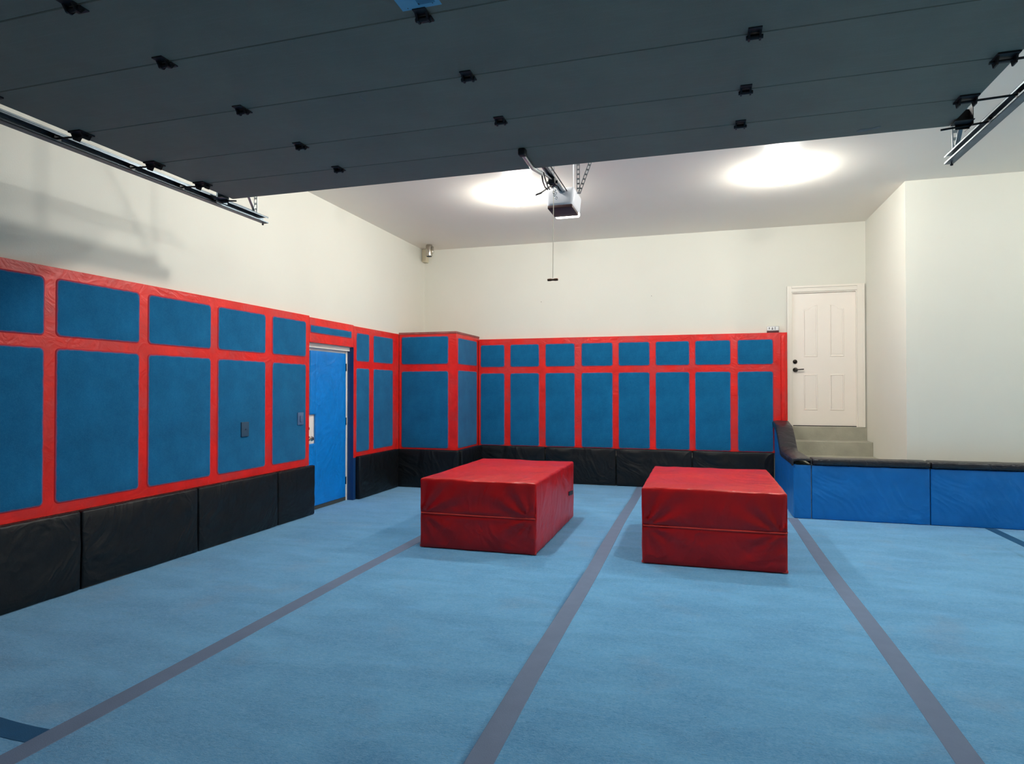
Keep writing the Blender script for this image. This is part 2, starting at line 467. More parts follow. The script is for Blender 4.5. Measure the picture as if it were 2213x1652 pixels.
# back wall
YP = 9.985
t = thing('wall_padding', 'long blue carpeted wall padding with red grid on the back wall', 'wall padding', (-1.1, YP, .57))
MB().box(XC + .02, 1.245, YP, YB, .57, 2.335).build('red_backing', M['redback'], t)
xs = [(-3.49, -3.06), (-2.972, -2.472), (-2.38, -1.886), (-1.79, -1.283), (-1.204, -.714), (-.637, -.122), (-.052, .469), (.555, 1.06)]
for a, b in xs:
    cell(t, YP, 1, -1, a, b, .575, 1.775); cell(t, YP, 1, -1, a, b, 1.865, 2.245)
MB().soft(1.155, 1.225, YP - .045, YP + .01, .98, 2.305, .03, step=.1, amp=.003).build('red_bolster', M['redback'], t, smooth=True)

# painted-over cover plates
t = thing('outlet_cover', 'dark grey blue rectangular cover plate on the carpeted left wall, lower left of the two', 'cover plate', (XP + .014, 5.48, 1.02))
MB().soft(XP + .005, XP + .02, 5.425, 5.535, 1.015, 1.165, .004).build('plate', M['plate'], t, smooth=True)
MB().lathe([(.005, 0), (.005, .003)], (XP + .0235, 5.48, 1.09), 'x', 8).build('screw', M['hw'], t)
t = thing('switch_plate', 'pale violet blue switch plate on the carpeted left wall next to the blue door', 'cover plate', (XP + .014, 6.43, 1.09))
MB().soft(XP + .005, XP + .018, 6.375, 6.485, 1.085, 1.23, .004).build('plate', M['plate2'], t, smooth=True)
MB().soft(XP + .0235, XP + .028, 6.41, 6.45, 1.12, 1.195, .003).build('rocker', M['plate2'], t, smooth=True)

# ------------------------------------------------------------------ black base pads
def pad(name, x0, x1, y0, y1, z0, z1, m, label, cat, group, seed=0, r=.018, amp=.007, bulge=.006, step=.045):
    o = MB().soft(x0, x1, y0, y1, z0, z1, r, step=step, amp=amp, seed=seed, bulge=bulge).build(name, m, smooth=True)
    return tag(o, label, cat, group)
G = 'black base pads along the walls'
XPF = -4.43
ly = [(-.06, .165, None), (.175, 1.325, None), (1.335, 2.485, None), (2.495, 3.645, 'black vinyl base pad at the left edge of the view, nearest on the left wall'),
      (3.655, 4.80, 'black vinyl base pad on the left wall, second from the left edge of the view'),
      (4.81, 5.96, 'black vinyl base pad on the left wall, third from the left edge of the view'),
      (5.97, 6.655, 'short black vinyl base pad on the left wall ending at the blue door')]
for i, (a, b, lab) in enumerate(ly):
    if lab is None: continue
    pad('base_pad', XP + .002, XPF, a, b, .003, .59, M['black'], lab, 'base pad', G, i)
pad('base_pad', XP - .012, XPF, 7.70, 8.876, .003, .585, M['black'], 'black vinyl base pad on the left wall between blue door and corner', 'base pad', G, 11)
pad('base_pad', XP + .004, XC + .075, YC - .115, YC - .018, .003, .58, M['black'], 'black vinyl base pad across the front of the padded corner box', 'base pad', G, 12)
pad('base_pad', XC + .018, XC + .105, YC - .008, 9.895, .003, .58, M['black'], 'black vinyl base pad on the right flank of the padded corner box', 'base pad', G, 13)
bx = [(-3.50, -2.37, 'black vinyl base pad on the back wall next to the padded corner box'),
      (-2.36, -1.237, 'black vinyl base pad on the back wall seen over the left red block'),
      (-1.227, -.097, 'black vinyl base pad on the back wall between the two red blocks'),
      (-.087, 1.054, 'black vinyl base pad on the back wall behind the right red block')]
for i, (a, b, lab) in enumerate(bx):
    pad('base_pad', a, b, 9.91, YP - .018, .003, .578, M['black'], lab, 'base pad', G, 20 + i, amp=.010)

# ------------------------------------------------------------------ blue door in the left wall
d = tag(MB().box(XW - .115, XW - .075, 6.66, 7.60, .02, 2.02).build('door_1', M['doorpaint']), 'flush door with blue padding and a cut-out around its lock in the left wall', 'door', kind='structure')
j = MB(); j.box(XW - .14, XW - .02, DY0, 6.66, 0, DZ).box(XW - .14, XW - .055, 7.60, DY1, 0, DZ).box(XW - .14, XW - .02, DY0, DY1, 2.02, DZ)
j.build('door_frame', M['doorpaint'], d)
j = MB(); j.box(XW - .055, XP - .001, 7.636, 7.70, 0, 2.07)
tag(j.build('jamb_pad', M['bluejamb'], d), 'dark blue padded jamb strip')
# padding with the notch round the lock (one mesh, traced outline in y,z)
xa, xb = XW - .075, XW - .045
p_ = MB()
def dpad(y0, y1, z0, z1, sd):
    p_.soft(xa, xb, y0, y1, z0, z1, .012, step=.05, amp=.004, seed=sd)
dpad(6.885, 7.585, .05, 1.985, 1); dpad(6.775, 6.90, 1.19, 1.985, 1); dpad(6.72, 6.90, .05, .83, 1)
p_.build('door_padding', M['bluedoor'], d, smooth=True)
MB().box(XW - .076, XW - .055, 6.67, 7.60, .003, .048).build('door_sweep', M['sealdark'], d)
k = MB(); k.lathe([(.032, 0), (.03, .01), (.012, .015), (.012, .03), (.026, .04), (.03, .055), (.022, .068), (0.004, .072)], (XW - .075, 6.765, .895), 'x', 18)
k.build('door_knob', M['chrome'], d, smooth=True)
k = MB(); k.lathe([(.028, 0), (.028, .012), (.02, .022), (.004, .024)], (XW - .075, 6.745, 1.02), 'x', 18)
k.build('deadbolt', M['chrome'], d, smooth=True)
for z in (.22, 1.02, 1.75):
    MB().box(XW - .06, XW - .047, 7.592, 7.606, z, z + .1).build('door_hinge', M['hw'], d)

# ------------------------------------------------------------------ white four-panel door up the steps
d = MB().box(BX0 + .003, BX1 - .003, YB + .03, YB + .07, BZ0 + .012, BZ1 - .003).build('door_2', M['doorpaint'])
tag(d, 'white four panel door with arched upper panels at the top of the concrete steps', 'door', kind='structure')
yf = YB + .03
def moulding(pts):
    m_ = MB(); n = len(pts)
    # raised bead around a panel
    cx = sum(p[0] for p in pts) / n; cz = sum(p[1] for p in pts) / n
    rings = []
    for ins, h in ((0, 0), (.005, -.007), (.014, -.007), (.022, .001)):
        ring = []
        for p in pts:
            dx, dz = cx - p[0], cz - p[1]
            ring.append((p[0] + math.copysign(min(ins, abs(dx)), dx), yf + h, p[1] + math.copysign(min(ins, abs(dz)), dz)))
        rings.append(ring)
    vs = [q for r_ in rings for q in r_]; fs = []
    for i in range(3):
        for k in range(n): fs.append((i * n + k, i * n + (k + 1) % n, (i + 1) * n + (k + 1) % n, (i + 1) * n + k))
    m_.add(vs, fs)
    # raised field
    m_.add([(cx + (p[0] - cx) * .72, yf - .004, cz + (p[1] - cz) * .93) for p in pts], [tuple(range(n))])
    return m_
def arch(x0, x1, z0, z1, rise, left):
    pts = [(x0, z0), (x1, z0)]
    for k in range(9):
        s_ = k / 8; x = x1 + (x0 - x1) * s_
        u = (1 - s_) if left else s_            # high on the inner side
        zz = z1 + rise * (math.sin((u - .5) * PI) * .5 + .5)
        pts.append((x, zz))
    return pts
lx0, lx1, rx0, rx1 = 1.475, 1.665, 1.825, 2.015
moulding(arch(lx0, lx1, 1.975, 2.67, .065, True)).build('door_panel', M['doorpaint'], d)
moulding(arch(rx0, rx1, 1.975, 2.67, .065, False)).build('door_panel', M['doorpaint'], d)
moulding([(lx0, 1.20), (lx1, 1.20), (lx1, 1.72), (lx0, 1.72)]).build('door_panel', M['doorpaint'], d)
moulding([(rx0, 1.20), (rx1, 1.20), (rx1, 1.72), (rx0, 1.72)]).build('door_panel', M['doorpaint'], d)
k = MB(); k.lathe([(.030, 0), (.030, -.012), (.018, -.022), (.004, -.024)], (1.362, yf, 1.908), 'y', 20); k.build('deadbolt', M['hw'], d, smooth=True)
k = MB(); k.lathe([(.034, 0), (.034, -.012), (.02, -.03), (.014, -.05), (.004, -.052)], (1.366, yf, 1.788), 'y', 20)
k.tube([(1.366, yf - .045, 1.788), (1.42, yf - .05, 1.792), (1.475, yf - .045, 1.796)], .008, 8)
k.build('lever_handle', M['hw'], d, smooth=True)
MB().box(BX0 + .003, BX1 - .003, YB + .005, YB + .07, BZ0 + .001, BZ0 + .011).build('threshold', M['hw'], d)
c = MB()
def casing(x0, x1, z0, z1, vertical, inner):
    # stepped profile casing
    c.box(x0, x1, YB - .014, YB - .0005, z0, z1)
    if vertical:
        if inner > 0: c.box(x0 + .0, x0 + .028, YB - .026, YB - .001, z0, z1)
        else: c.box(x1 - .028, x1, YB - .026, YB - .001, z0, z1)
    else: c.box(x0, x1, YB - .026, YB - .001, z1 - .028, z1)
casing(1.252, BX0 - .002, BZ0, BZ1 + .088, True, 1)
casing(BX1 + .002, 2.272, BZ0, BZ1 + .088, True, -1)
casing(BX0 - .0015, BX1 + .0015, BZ1 + .002, BZ1 + .0879, False, 0)
c.box(BX0, BX1, YB + .001, YB + .029, BZ1 - .014, BZ1).box(BX0, BX0 + .012, YB - .001, YB + .03, BZ0, BZ1).box(BX1 - .012, BX1, YB - .001, YB + .03, BZ0, BZ1)
struct('trim_1', c, M['trim'])

# ------------------------------------------------------------------ concrete steps
s = MB(); prof = [(YB - .002, 0), (YB - .002, BZ0 - .005), (YB - .022, BZ0 - .005), (YB - .022, .775), (9.70, .775), (9.695, .77), (9.695, .582), (9.34, .582), (9.335, .577), (9.335, .39), (8.98, .39), (8.975, .385), (8.975, .195), (8.62, .195), (8.615, .19), (8.615, 0)]
s.prism(prof, 0, 1.262, XR - .002)
tag(s.build('concrete_steps', M['concrete']), 'grey concrete steps leading up to the white door', 'steps')

# ------------------------------------------------------------------ low wall (curb) with blue pads and black cap
kw = MB(); kw.box(1.10, 1.24, 8.06, 9.984, 0, .62).box(1.24, XE, 8.06, 8.22, 0, .62)
kw.prism([(9.0, .60), (9.50, .93), (9.984, .965), (9.984, .6)], 0, 1.10, 1.24)
struct('wall_low', kw, M['wall'])
# wing pad (flank facing the blocks): prism outline in y,z
wp = MB(); outl = [(8.03, .004), (9.90, .004), (9.90, .60), (9.965, .60), (9.965, .995), (9.52, .965), (9.45, .93), (9.03, .655), (8.95, .632), (8.03, .628)]
outl = outl[::-1]
wp.prism(outl, 0, 1.062, 1.098)
wb = tag(wp.build('side_pad', M['bluepad']), 'blue vinyl pad on the flank of the low wall rising towards the back wall', 'low wall pad')
md = wb.modifiers.new('b', 'BEVEL'); md.width = .01; md.segments = 3
G2 = 'blue vinyl pads on the low wall'
pad('low_wall_pad', 1.066, 1.25, 8.02, 8.058, .003, .622, M['bluepad'], 'narrow blue vinyl pad at the corner end of the low wall', 'low wall pad', G2, 31, r=.01, amp=.003)
pad('low_wall_pad', 1.257, 2.452, 8.02, 8.058, .003, .622, M['bluepad'], 'wide blue vinyl pad on the low wall below the white door and steps', 'low wall pad', G2, 32, r=.01, amp=.008, bulge=.004)
pad('low_wall_pad', 2.460, 3.655, 8.02, 8.058, .003, .622, M['bluepad'], 'blue vinyl pad on the low wall at the right edge of the view', 'low wall pad', G2, 33, r=.01, amp=.008, bulge=.004)
# caps
def cap(x0, x1, lab, sd):
    o = MB().soft(x0, x1, 7.995, 8.235, .628, .70, .022, step=.05, amp=.004, seed=sd)
    return tag(o.build('padded_coping', M['cap'], smooth=True), lab, 'padded cap', 'black padded coping on the low wall')
cap(1.262, 2.455, 'long black padded cap on the low wall in front of the concrete steps', 41)
cap(2.463, 3.66, 'black padded cap on the low wall at the right edge of the view', 42)
# wing cap: lofted strip following the slope
prof = [(9.968, 1.045), (9.60, 1.0), (9.50, .965), (9.30, .84), (9.12, .72), (9.02, .698), (8.6, .70), (8.03, .70), (8.0, .69)]
# densify
pr_ = []
for (a, b), (c1, d1) in zip(prof[:-1], prof[1:]):
    n_ = max(1, int(math.hypot(c1 - a, d1 - b) / .03))
    for q in range(n_): pr_.append((a + (c1 - a) * q / n_, b + (d1 - b) * q / n_))
pr_.append(prof[-1])
sec = [(1.040, -.075), (1.038, -.03), (1.046, -.008), (1.066, 0), (1.10, .004), (1.15, .006), (1.20, .004), (1.244, 0), (1.257, -.01), (1.257, -.06), (1.243, -.062), (1.243, -.014), (1.098, -.014), (1.060, -.03), (1.060, -.075)]
vs = []; n = len(sec)
for q, (y, z) in enumerate(pr_):
    for (x, h) in sec:
        wz = noise.noise(Vector((x * 6, y * 16, z * 5))) * (.006 if 9.1 < y < 9.6 else .002)
        vs.append((x, y, z + h + wz * (1 if h > -.02 else 0)))
fs = [tuple(range(n)), tuple(((len(pr_) - 1) * n + q) for q in range(n))[::-1]]
for i in range(len(pr_) - 1):
    for q in range(n): fs.append((i * n + q, i * n + (q + 1) % n, (i + 1) * n + (q + 1) % n, (i + 1) * n + q))
tag(MB().add(vs, fs).build('padded_coping', M['cap'], smooth=True), 'black padded cap sloping down from the back wall along the low side wall', 'padded cap', 'black padded coping on the low wall')

# ------------------------------------------------------------------ red foam blocks
def block(x0, x1, y0, y1, h, label, seed, handle, half):
    t = thing('foam_block', label, 'foam block', ((x0 + x1) / 2, (y0 + y1) / 2, 0), 'red vinyl foam blocks on the floor')
    def fold(p, nrm):
        # the cover pulls in towards the seam that runs round the front
        dz = p.z - half
        if nrm.y < -.5:
            k = math.exp(-(dz / .012) ** 2); p = p + Vector((0, .010 * k, 0))
            # folds fanning out of the seam corners
            for cx, sg in ((x0 + .05, 1), (x1 - .08, -1)):
                ang = math.atan2(abs(dz) + .02, (p.x - cx) * sg + .04); rad = math.hypot(p.x - cx, dz)
                wv = math.sin(ang * 11 + seed * 2.1) * math.exp(-rad / .26) * min(1, abs(dz) / .05) * (1 if dz > 0 else .6)
                p = p + Vector((0, -.016 * wv, 0))
        if nrm.z > .5:
            p = p + Vector((0, 0, .006 * math.sin((p.y - y0) * 7 + math.sin(p.x * 5 + seed) * .8) * min(1, (x1 - p.x) * 6, (p.x - x0) * 6)))
        if nrm.x > .5:
            for yy in (y0 + .62, y0 + 1.1):
                p = p + Vector((-.004 * math.exp(-((p.y - yy) / .012) ** 2), 0, 0))
        return p
    MB().soft(x0, x1, y0, y1, .003, h, .02, step=.022, amp=.0035, fn=fold, seed=seed, bulge=.006).build('cover', M['redblock'], t, smooth=True)
    pz = half
    MB().tube([(x0 + .01, y0 + .03, pz + .004), (x0 + .014, y0 + .004, pz), (x0 + .10, y0 + .0015, pz), ((x0 + x1) / 2, y0 + .0015, pz - .002), (x1 - .10, y0 + .0015, pz), (x1 - .012, y0 + .004, pz), (x1 - .002, y0 + .03, pz + .003)], .0065, 6).build('piping', M['redpipe'], t, smooth=True)
    if handle:
        hb = MB(); hb.bar((x1 + .008, y1 - .34, .33), (x1 + .008, y1 - .12, .31), .008, .045)
        hb.build('carry_handle', M['blackmetal'], t)
    # small stitched corner patches
    for cx in (x0 + .02, x1 - .02):
        MB().soft(cx - .022, cx + .022, y0 + .0035, y0 + .02, .006, .03, .004).build('corner_patch', M['redpipe'], t, smooth=True)
    return t
block(-2.545, -1.408, 5.545, 7.36, .655, 'red vinyl foam block on the floor, left one, with a black side handle', 1, True, .33)
block(-.472, .694, 5.568, 7.20, .655, 'red vinyl foam block on the blue floor, the right one near the low blue wall', 2, False, .33)

# ------------------------------------------------------------------ floor tapes
def strip(x0, x1, y0, y1, lab, m='tape', bend=0.):
    mb = MB(); n_ = 40; vs = []
    for i in range(n_ + 1):
        y = y0 + (y1 - y0) * i / n_; dx = .006 * math.sin(y * 1.7 + x0) + bend * math.sin(PI * i / n_)
        for x, z in ((x0, .0005), (x0 + .003, .0022), (x1 - .003, .0022), (x1, .0005)): vs.append((x + dx, y, z))
    fs = [(i * 4 + q, i * 4 + q + 1, i * 4 + q + 5, i * 4 + q + 4) for i in range(n_) for q in range(3)]
    fs += [(i * 4 + 3, i * 4, i * 4 + 4, i * 4 + 7) for i in range(n_)] + [(0, 1, 2, 3), (n_ * 4, n_ * 4 + 3, n_ * 4 + 2, n_ * 4 + 1)]
    mb.add(vs, fs)
    return tag(mb.build('floor_tape', M[m]), lab, 'floor tape', 'tape strips along the floor seams')
strip(-2.752, -2.632, .4, 9.6, 'grey tape strip on the blue floor running under the left red block')
strip(-.908, -.790, .4, 9.9, 'grey tape strip on the blue floor running between the two red blocks')
strip(.985, 1.098, .4, 8.02, 'grey tape strip on the blue floor passing right of the right red block')
strip(2.965, 3.07, .4, 8.01, 'dark tape strip on the blue floor at the right edge below the low wall', 'tapeblue')
# short cross piece near the left tape, dark blue
mb = MB(); vs = []
for i in range(13):
    u = i / 12; x = -3.75 + (3.75 - 2.745) * u; yc = 2.085 + .02 * math.sin(u * 5)
    for dy, z in ((-.055, .0005), (-.052, .0018), (.052, .0018), (.055, .0005)): vs.append((x, yc + dy, z))
fs = [(i * 4 + q, i * 4 + q + 1, i * 4 + q + 5, i * 4 + q + 4) for i in range(12) for q in range(3)]
mb.add(vs, fs)
tag(mb.build('floor_tape', M['tapeblue']), 'short dark blue cross strip of tape at the bottom left of the floor', 'floor tape')

# ------------------------------------------------------------------ overhead garage door
GX0, GX1, GZ = -3.51, 1.38, 3.0
gd = thing('garage_door', 'dark grey sectional garage door rolled up overhead with black hinges', 'garage door', ((GX0 + GX1) / 2, 2.3, GZ))
edges = [.30, .845, 1.36, 1.87, 2.315, 2.827, 3.345, 3.772, 4.148]
for a, b in zip(edges[:-1], edges[1:]):
    s = MB(); zc = GZ
    s.prism([(a + .0012, GZ + .004), (a + .005, GZ), (b - .005, GZ), (b - .0012, GZ + .004), (b - .0012, GZ + .045), (a + .0012, GZ + .045)], 0, GX0, GX1)
    s.build('door_section', M['steel'], gd)
MB().box(GX0 + .01, GX1 - .01, .31, 4.13, GZ + .012, GZ + .05).build('section_core', M['gap'], gd)
def hinge(x, y):
    h = MB()
    h.soft(x - .028, x + .028, y - .052, y - .006, GZ - .005, GZ + .002, .002, step=.2)
    h.soft(x - .028, x + .028, y + .006, y + .046, GZ - .005, GZ + .002, .002, step=.2)
    h.prism([(y - .03, GZ - .004), (y - .012, GZ - .028), (y + .012, GZ - .028), (y + .03, GZ - .004)], 0, x - .026, x - .018)
    h.prism([(y - .03, GZ - .004), (y - .012, GZ - .028), (y + .012, GZ - .028), (y + .03, GZ - .004)], 0, x + .018, x + .026)
    h.tube([(x - .034, y, GZ - .017), (x + .034, y, GZ - .017)], .009, 8)
    return h.build('hinge', M['blackmetal'], gd, smooth=True)
for y in edges[1:-1]:
    for x in (-2.335, -1.05, .232):
        if y > 3.7 and x == -1.05: continue
        hinge(x, y)
# end hinges with rollers on short stems, and the strut of the top fixture
for sd, xe, xt in ((-1, GX0, -3.655), (1, GX1, 1.565)):
    for y in edges[1:-1]:
        h = MB(); x = xe - sd * .05
        h.soft(x - .045, x + .045, y - .05, y + .05, GZ - .008, GZ + .001, .002, step=.3)
        h.prism([(y - .035, GZ - .006), (y - .02, GZ - .04), (y + .02, GZ - .04), (y + .035, GZ - .006)], 0, x - .04, x - .033)
        h.prism([(y - .035, GZ - .006), (y - .02, GZ - .04), (y + .02, GZ - .04), (y + .035, GZ - .006)], 0, x + .033, x + .04)
        e = h.build('end_hinge', M['blackmetal'], gd)
        r_ = MB(); r_.tube([(x - sd * .06, y, GZ - .02), (xt + sd * .012, y, GZ - .008)], .006, 8)
        r_.lathe([(.006, -.013), (.022, -.012), (.023, 0), (.022, .012), (.006, .013)], (xt, y, GZ - .008), 'x', 14)
        r_.build('roller', M['blackmetal'], e, smooth=True)
    h = MB(); x = xe + sd * .05; y = 4.09
    h.box(x - .035, x + .035, y + .025, y + .029, GZ - .035, GZ + .075)
    h.box(min(x + sd * .035, x + sd * .032), max(x + sd * .035, x + sd * .032), y - .03, y + .09, GZ - .03, GZ + .075)
    h.box(x - .06, x + .035, y - .05, y + .03, GZ - .012, GZ - .008)
    e = h.build('top_bracket', M['galvdark'] if sd < 0 else M['blackmetal'], gd)
    r_ = MB(); r_.tube([(x - sd * .11, y + .02, GZ - .03), (xt + sd * .012, y + .02, GZ - .008)], .006, 8)
    r_.lathe([(.006, -.013), (.022, -.012), (.023, 0), (.022, .012), (.006, .013)], (xt, y + .02, GZ - .008), 'x', 14)
    r_.build('roller', M['blackmetal'], e, smooth=True)
# label and residue on its skin
lb = MB().box(-1.118, -.952, 2.05, 2.268, GZ - .0012, GZ + .001).build('warning_label', M['paper'], gd)
MB().box(-1.04, -.97, 2.20, 2.245, GZ - .002, GZ - .0005).build('print_block', M['paperdark'], lb)
k = MB(); k.box(-1.075, -1.045, 2.198, 2.2015, GZ - .002, GZ - .0005).box(-1.04, -1.034, 2.235, 2.245, GZ - .0022, GZ - .0005).box(-.985, -.981, 2.247, 2.251, GZ - .002, GZ - .0005).box(-1.092, -1.088, 2.253, 2.257, GZ - .002, GZ - .0005)
k.build('print_marks', M['ink'], lb)
k = MB(); k.prism([(.885, 4.075), (.90, 4.045), (.95, 4.05), (1.0, 4.028), (1.008, 4.045), (.99, 4.062), (.93, 4.085), (.90, 4.10)], 2, GZ - .0012, GZ + .001)
k.build('tape_residue', M['smear'], gd)
MB().box(-1.66, -1.655, 2.87, 2.93, GZ - .001, GZ + .001).build('scratch', M['smear'], gd)

# ------------------------------------------------------------------ the two horizontal tracks
def track(sd, xw, xl, lab):
    t = thing('door_track', lab, 'garage door track', (xw, 2.4, GZ), 'garage door tracks')
    z0, z1 = GZ - .036, GZ + .02; y0, y1 = .15, 4.73
    r = MB(); th = .0025; s = 1 if xl > xw else -1
    # C rail, open towards the door
    r.box(min(xw, xw + s * th), max(xw, xw + s * th), y0, y1, z0, z1)
    r.box(min(xw, xl), max(xw, xl), y0, y1, z0, z0 + th).box(min(xw, xl), max(xw, xl), y0, y1, z1 - th, z1)
    xi = xl - s * .002
    r.box(min(xl, xi), max(xl, xi), y0, y1, z0, z0 + .012).box(min(xl, xi), max(xl, xi), y0, y1, z1 - .012, z1)
    r.box(min(xw, xw - s * .002), max(xw, xw - s * .002), y0, y1 - .08, z1, z1 + .03)
    r.box(min(xw - s * .03, xw), max(xw - s * .03, xw), y0, y1 - .08, z1 + .028, z1 + .03)
    r.build('rail', M['galvdark'], t)
    # perforated hanger straps up to the ceiling
    def strap(a, b, w, name='hanger_strap'):
        a, b = Vector(a), Vector(b); n_ = int((b - a).length / .045); h = MB()
        dv = (b - a) / n_; side = Vector((1, 0, 0))
        for q in range(n_):
            p0, p1 = a + dv * q, a + dv * (q + 1)
            for o_ in (-1, 1):
                h.bar(p0 + side * o_ * w * .38, p1 + side * o_ * w * .38, w * .24, .003, up=(0, 1, 0))
            pm = p0 + dv * .2
            h.bar(p0, pm + dv * .2, w * .6, .003, up=(0, 1, 0))
        return h.build(name, M['galv'], t)
    ys_ = y1 - (.10 if sd < 0 else .035)
    strap((xw - s * .0, ys_, z1 - .01), (xw + s * .02, ys_ - .02, ZC + .001), .035)
    if sd < 0: strap((xw - s * .0, 3.98, z1 + .01), (xw, 3.98, ZC + .001), .03)
    strap((xw - s * .0, 2.0, z1 + .01), (xw, 2.0, ZC + .001), .03)
    # diagonal brace
    h = MB(); h.bar((xw, ys_ - .02, z1 + .03), (xw, ys_ - .62, ZC - .01), .025, .003); h.build('brace', M['galv'], t)
    h = MB(); h.lathe([(.004, -.02), (.009, -.018), (.009, -.010), (.004, -.009), (.004, .01)], (xw + s * .02, y1 - .03, z0), 'z', 8); h.build('bolt', M['blackmetal'], t)
    return t
track(-1, -3.685, -3.63, 'galvanised steel overhead track along the left side of the garage door')
track(1, 1.592, 1.54, 'galvanised steel overhead track along the right side of the garage door')

# ------------------------------------------------------------------ opener
OX = -1.110
t = thing('garage_door_opener', 'white garage door opener hanging from the ceiling behind the raised door', 'garage door opener', (OX, 5.5, 3.06))
def taper(p, nrm):
    k = (p.z - 3.06) / .17; k = max(0, min(1, k))
    cx = -1.128; sc = .84 + .16 * k
    y = p.y
    return Vector((cx + (p.x - cx) * sc, y, p.z))
hd = MB().soft(-1.265, -.998, 5.28, 5.64, 3.065, 3.232, .035, step=.05, fn=taper).build('housing', M['opener'], t, smooth=True)
MB().soft(-1.238, -1.022, 5.285, 5.57, 3.052, 3.08, .006, step=.1).build('underside', M['openerdark'], t, smooth=True)
def lensf(p, nrm):
    cx = -1.128; sc = .84; return Vector((cx + (p.x - cx) * sc, p.y - (.0 if p.z > 3.03 else .0), p.z))
MB().soft(-1.262, -.996, 5.565, 5.645, 3.052, 3.10, .022, step=.04, fn=lensf).build('light_lens', M['lens'], t, smooth=True)
r = MB(); r.box(OX - .022, OX + .022, .0, 5.35, 3.197, 3.20).box(OX - .022, OX - .0195, .0, 5.35, 3.18, 3.20).box(OX + .0195, OX + .022, .0, 5.35, 3.18, 3.20).box(OX - .022, OX - .012, .0, 5.35, 3.18, 3.1825).box(OX + .012, OX + .022, .0, 5.35, 3.18, 3.1825)
r.build('rail', M['galv'], t)
MB().tube([(OX + .042, .1, 3.192), (OX + .042, 5.30, 3.192)], .005, 6).build('drive_chain', M['blackmetal'], t)
tr = MB(); tr.soft(OX - .028, OX + .028, 4.87, 4.98, 3.13, 3.184, .01, step=.05); tr.tube([(OX - .042, 4.92, 3.155), (OX + .042, 4.92, 3.155)], .013, 8)
tb = tr.build('trolley', M['blackmetal'], t, smooth=True)
lv = MB(); lv.bar((OX + .008, 4.93, 3.145), (OX - .075, 4.82, 3.045), .022, .01); lv.bar((OX - .07, 4.825, 3.047), (OX - .105, 4.80, 3.028), .03, .012)
lv.build('release_lever', M['blackmetal'], tb)
cbm = MB()
for o_ in (0, .016):
    cbm.tube([(-1.087 + o_, 4.45, 3.072), (-1.094 + o_, 4.5, 3.066), (-1.112 + o_ * 1.5, 4.6, 3.056), (-1.12 + o_ * 1.4, 4.7, 3.048), (-1.118 + o_, 4.78, 3.055)], .0055, 6)
cbm.build('bent_strap', M['blackmetal'], tb, smooth=True)
am = MB(); am.tube([(-1.048, 3.80, 2.972), (-1.066, 4.10, 2.99), (-1.087, 4.45, 3.068)], .014, 10); am.tube([(-1.085, 4.43, 3.075), (OX, 4.88, 3.165)], .008, 8)
am.build('door_arm', M['galv'], t, smooth=True)
am = MB(); am.soft(-1.072, -1.024, 3.765, 3.815, 2.957, 3.001, .01, step=.05); am.build('arm_bracket', M['blackmetal'], t, smooth=True)
# chain tangle at the trolley
ch = MB()
for q in range(10):
    a = q / 9; x = OX + .015 + .012 * math.sin(q * 2.3); z = 3.14 - .012 * q; y = 4.94
    rot = q % 2
    pts = [(x + (.008 * math.cos(2 * PI * u / 8) if rot else 0), y + (0 if rot else .008 * math.cos(2 * PI * u / 8)), z + .012 * math.sin(2 * PI * u / 8)) for u in range(9)]
    ch.tube(pts, .0025, 5, caps=False)
ch.build('chain', M['galv'], tb)
cd = MB().tube([(OX, 4.96, 3.135), (OX - .006, 4.97, 2.8), (OX - .012, 4.975, 2.392)], .0028, 6).build('pull_cord', M['cord'], t)
MB().lathe([(.003, -.045), (.010, -.042), (.011, -.02), (.008, 0), (.011, .02), (.010, .042), (.003, .045)], (OX - .012, 4.975, 2.385), 'x', 12).build('pull_handle', M['handle'], cd, smooth=True)
# hanger straps of the opener
def strap2(a, b, w):
    a, b = Vector(a), Vector(b); n_ = int((b - a).length / .04); h = MB(); dv = (b - a) / n_
    for q in range(n_):
        p0, p1 = a + dv * q, a + dv * (q + 1)
        for o_ in (-1, 1): h.bar(p0 + Vector((o_ * w * .38, 0, 0)), p1 + Vector((o_ * w * .38, 0, 0)), w * .22, .003, up=(0, 1, 0))
        h.bar(p0, p0 + dv * .35, w * .6, .003, up=(0, 1, 0))
    return h.build('hanger_strap', M['galv'], t)
strap2((-.995, 5.42, 3.20), (-.995, 5.42, ZC), .03)
strap2((-.99, 5.42, 3.20), (-.72, 5.40, ZC), .03)
strap2((-1.262, 5.6, 3.20), (-1.262, 5.6, ZC), .03)
MB().tube([(-1.03, 5.40, 3.22), (-1.03, 5.38, 3.6), (-1.05, 5.38, ZC)], .004, 6).build('power_cable', M['opener'], t)

# ------------------------------------------------------------------ ceiling lamps
def lamp(x, y, lab):
    t = thing('ceiling_lamp', lab, 'ceiling lamp', (x, y, ZC - .3), 'ceiling lamps')
    MB().lathe([(.07, 0), (.07, -.02), (.062, -.026)], (x, y, ZC), 'z', 24).build('lamp_base', M['lampbase'], t, smooth=True)
    MB().lathe([(.066, -.024), (.086, -.045), (.094, -.075), (.088, -.11), (.07, -.137), (.04, -.152), (.008, -.157)], (x, y, ZC), 'z', 18).build('dome', M['bulb'], t, smooth=True)
    return t
l0 = lamp(-2.12, 7.42, 'glowing white ceiling lamp on the left, just beyond the raised garage door')
copy_tree(l0, (3.0, .04, 0), 'glowing white ceiling lamp on the right, just beyond the raised garage door')
copy_tree(l0, (6.6, -1.45, 0), 'ceiling lamp in the bay outside the right edge of the view')
copy_tree(l0, (0.0, -2.37, 0), 'ceiling lamp hidden above the raised garage door on the left')
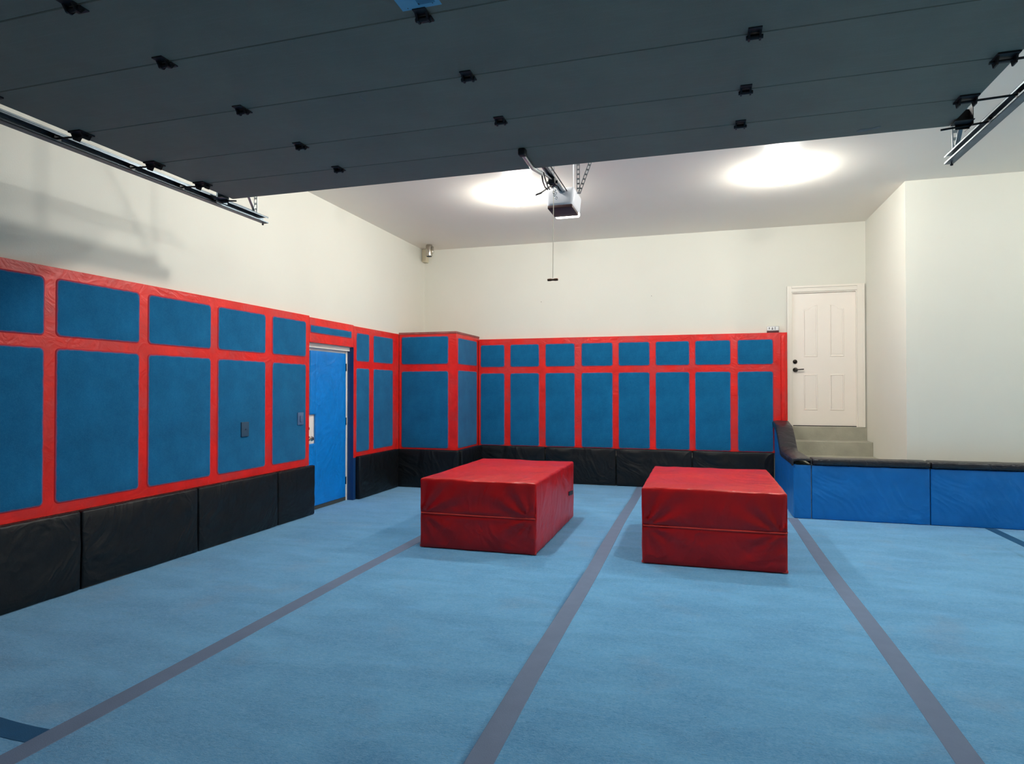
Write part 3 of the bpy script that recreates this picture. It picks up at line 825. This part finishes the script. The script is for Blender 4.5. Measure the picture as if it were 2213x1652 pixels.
copy_tree(l0, (3.0, -2.6, 0), 'ceiling lamp hidden above the raised garage door on the right')

# ------------------------------------------------------------------ small devices
t = thing('corner_camera', 'small silver cylindrical device hanging below the ceiling in the back left corner', 'sensor', (-4.29, 9.62, 3.70))
MB().lathe([(.05, 0), (.056, -.02), (.056, -.17), (.052, -.19), (.046, -.192)], (-4.275, 9.66, 3.90), 'z', 24).build('body', M['chrome'], t, smooth=True)
MB().lathe([(.044, 0), (.044, -.006)], (-4.275, 9.66, 3.71), 'z', 20).build('lens', M['ink'], t)
MB().soft(-4.222, -4.20, 9.64, 9.68, 3.76, 3.87, .006).build('side_knob', M['chrome'], t, smooth=True)
tag(MB().soft(XW + .001, XW + .075, YB - .13, YB - .001, 3.68, ZC - .001, .01).build('junction_box', M['boxbeige'], smooth=True), 'small beige cover box in the back left corner just under the ceiling', 'junction box')

t = thing('wall_timer', 'small white timer with dark red base standing on the back wall padding', 'timer', (1.056, 10.01, 2.336))
MB().soft(.975, 1.137, 9.992, 10.045, 2.366, 2.43, .004).build('face', M['device'], t, smooth=True)
MB().soft(.976, 1.137, 9.990, 10.045, 2.336, 2.368, .004).build('base', M['devdark'], t, smooth=True)
k = MB(); yy = 9.9905
k.box(.977, 1.135, yy, yy + .003, 2.4265, 2.4295).box(1.132, 1.1355, yy, yy + .003, 2.37, 2.43)
k.box(.998, 1.012, yy, yy + .003, 2.385, 2.415)
k.box(1.036, 1.058, yy, yy + .003, 2.378, 2.40).box(1.041, 1.053, yy, yy + .003, 2.402, 2.415)
k.box(1.078, 1.09, yy, yy + .003, 2.378, 2.39).box(1.078, 1.09, yy, yy + .003, 2.393, 2.405).box(1.078, 1.09, yy, yy + .003, 2.408, 2.42)
k.build('markings', M['devink'], t)

for o in bpy.data.objects:
    if '_w' in o: del o['_w']

# ------------------------------------------------------------------ world, camera, view
wd = bpy.data.worlds.new('night'); scene.world = wd; wd.use_nodes = True
bg = wd.node_tree.nodes['Background']; bg.inputs[0].default_value = (.55, .68, .9, 1); bg.inputs[1].default_value = .25

cam = bpy.data.cameras.new('camera'); co = bpy.data.objects.new('camera', cam); col.objects.link(co)
cam.sensor_fit = 'HORIZONTAL'; cam.sensor_width = 36.0; cam.lens = 36.0 * 1368.0 / 2213.0
cam.clip_start = .05
co.location = (0, 0, 1.5)
co.rotation_euler = (math.radians(90 + .68), 0, math.radians(16.4))
scene.camera = co
scene.view_settings.view_transform = 'Standard'; scene.view_settings.look = 'None'
scene.view_settings.exposure = 0.0; scene.view_settings.gamma = 1.0
scene.view_settings.use_curve_mapping = False
scene.cycles.use_denoising = True
scene.cycles.max_bounces = 6; scene.cycles.diffuse_bounces = 4; scene.cycles.glossy_bounces = 3
scene.cycles.use_adaptive_sampling = True; scene.cycles.adaptive_threshold = .1
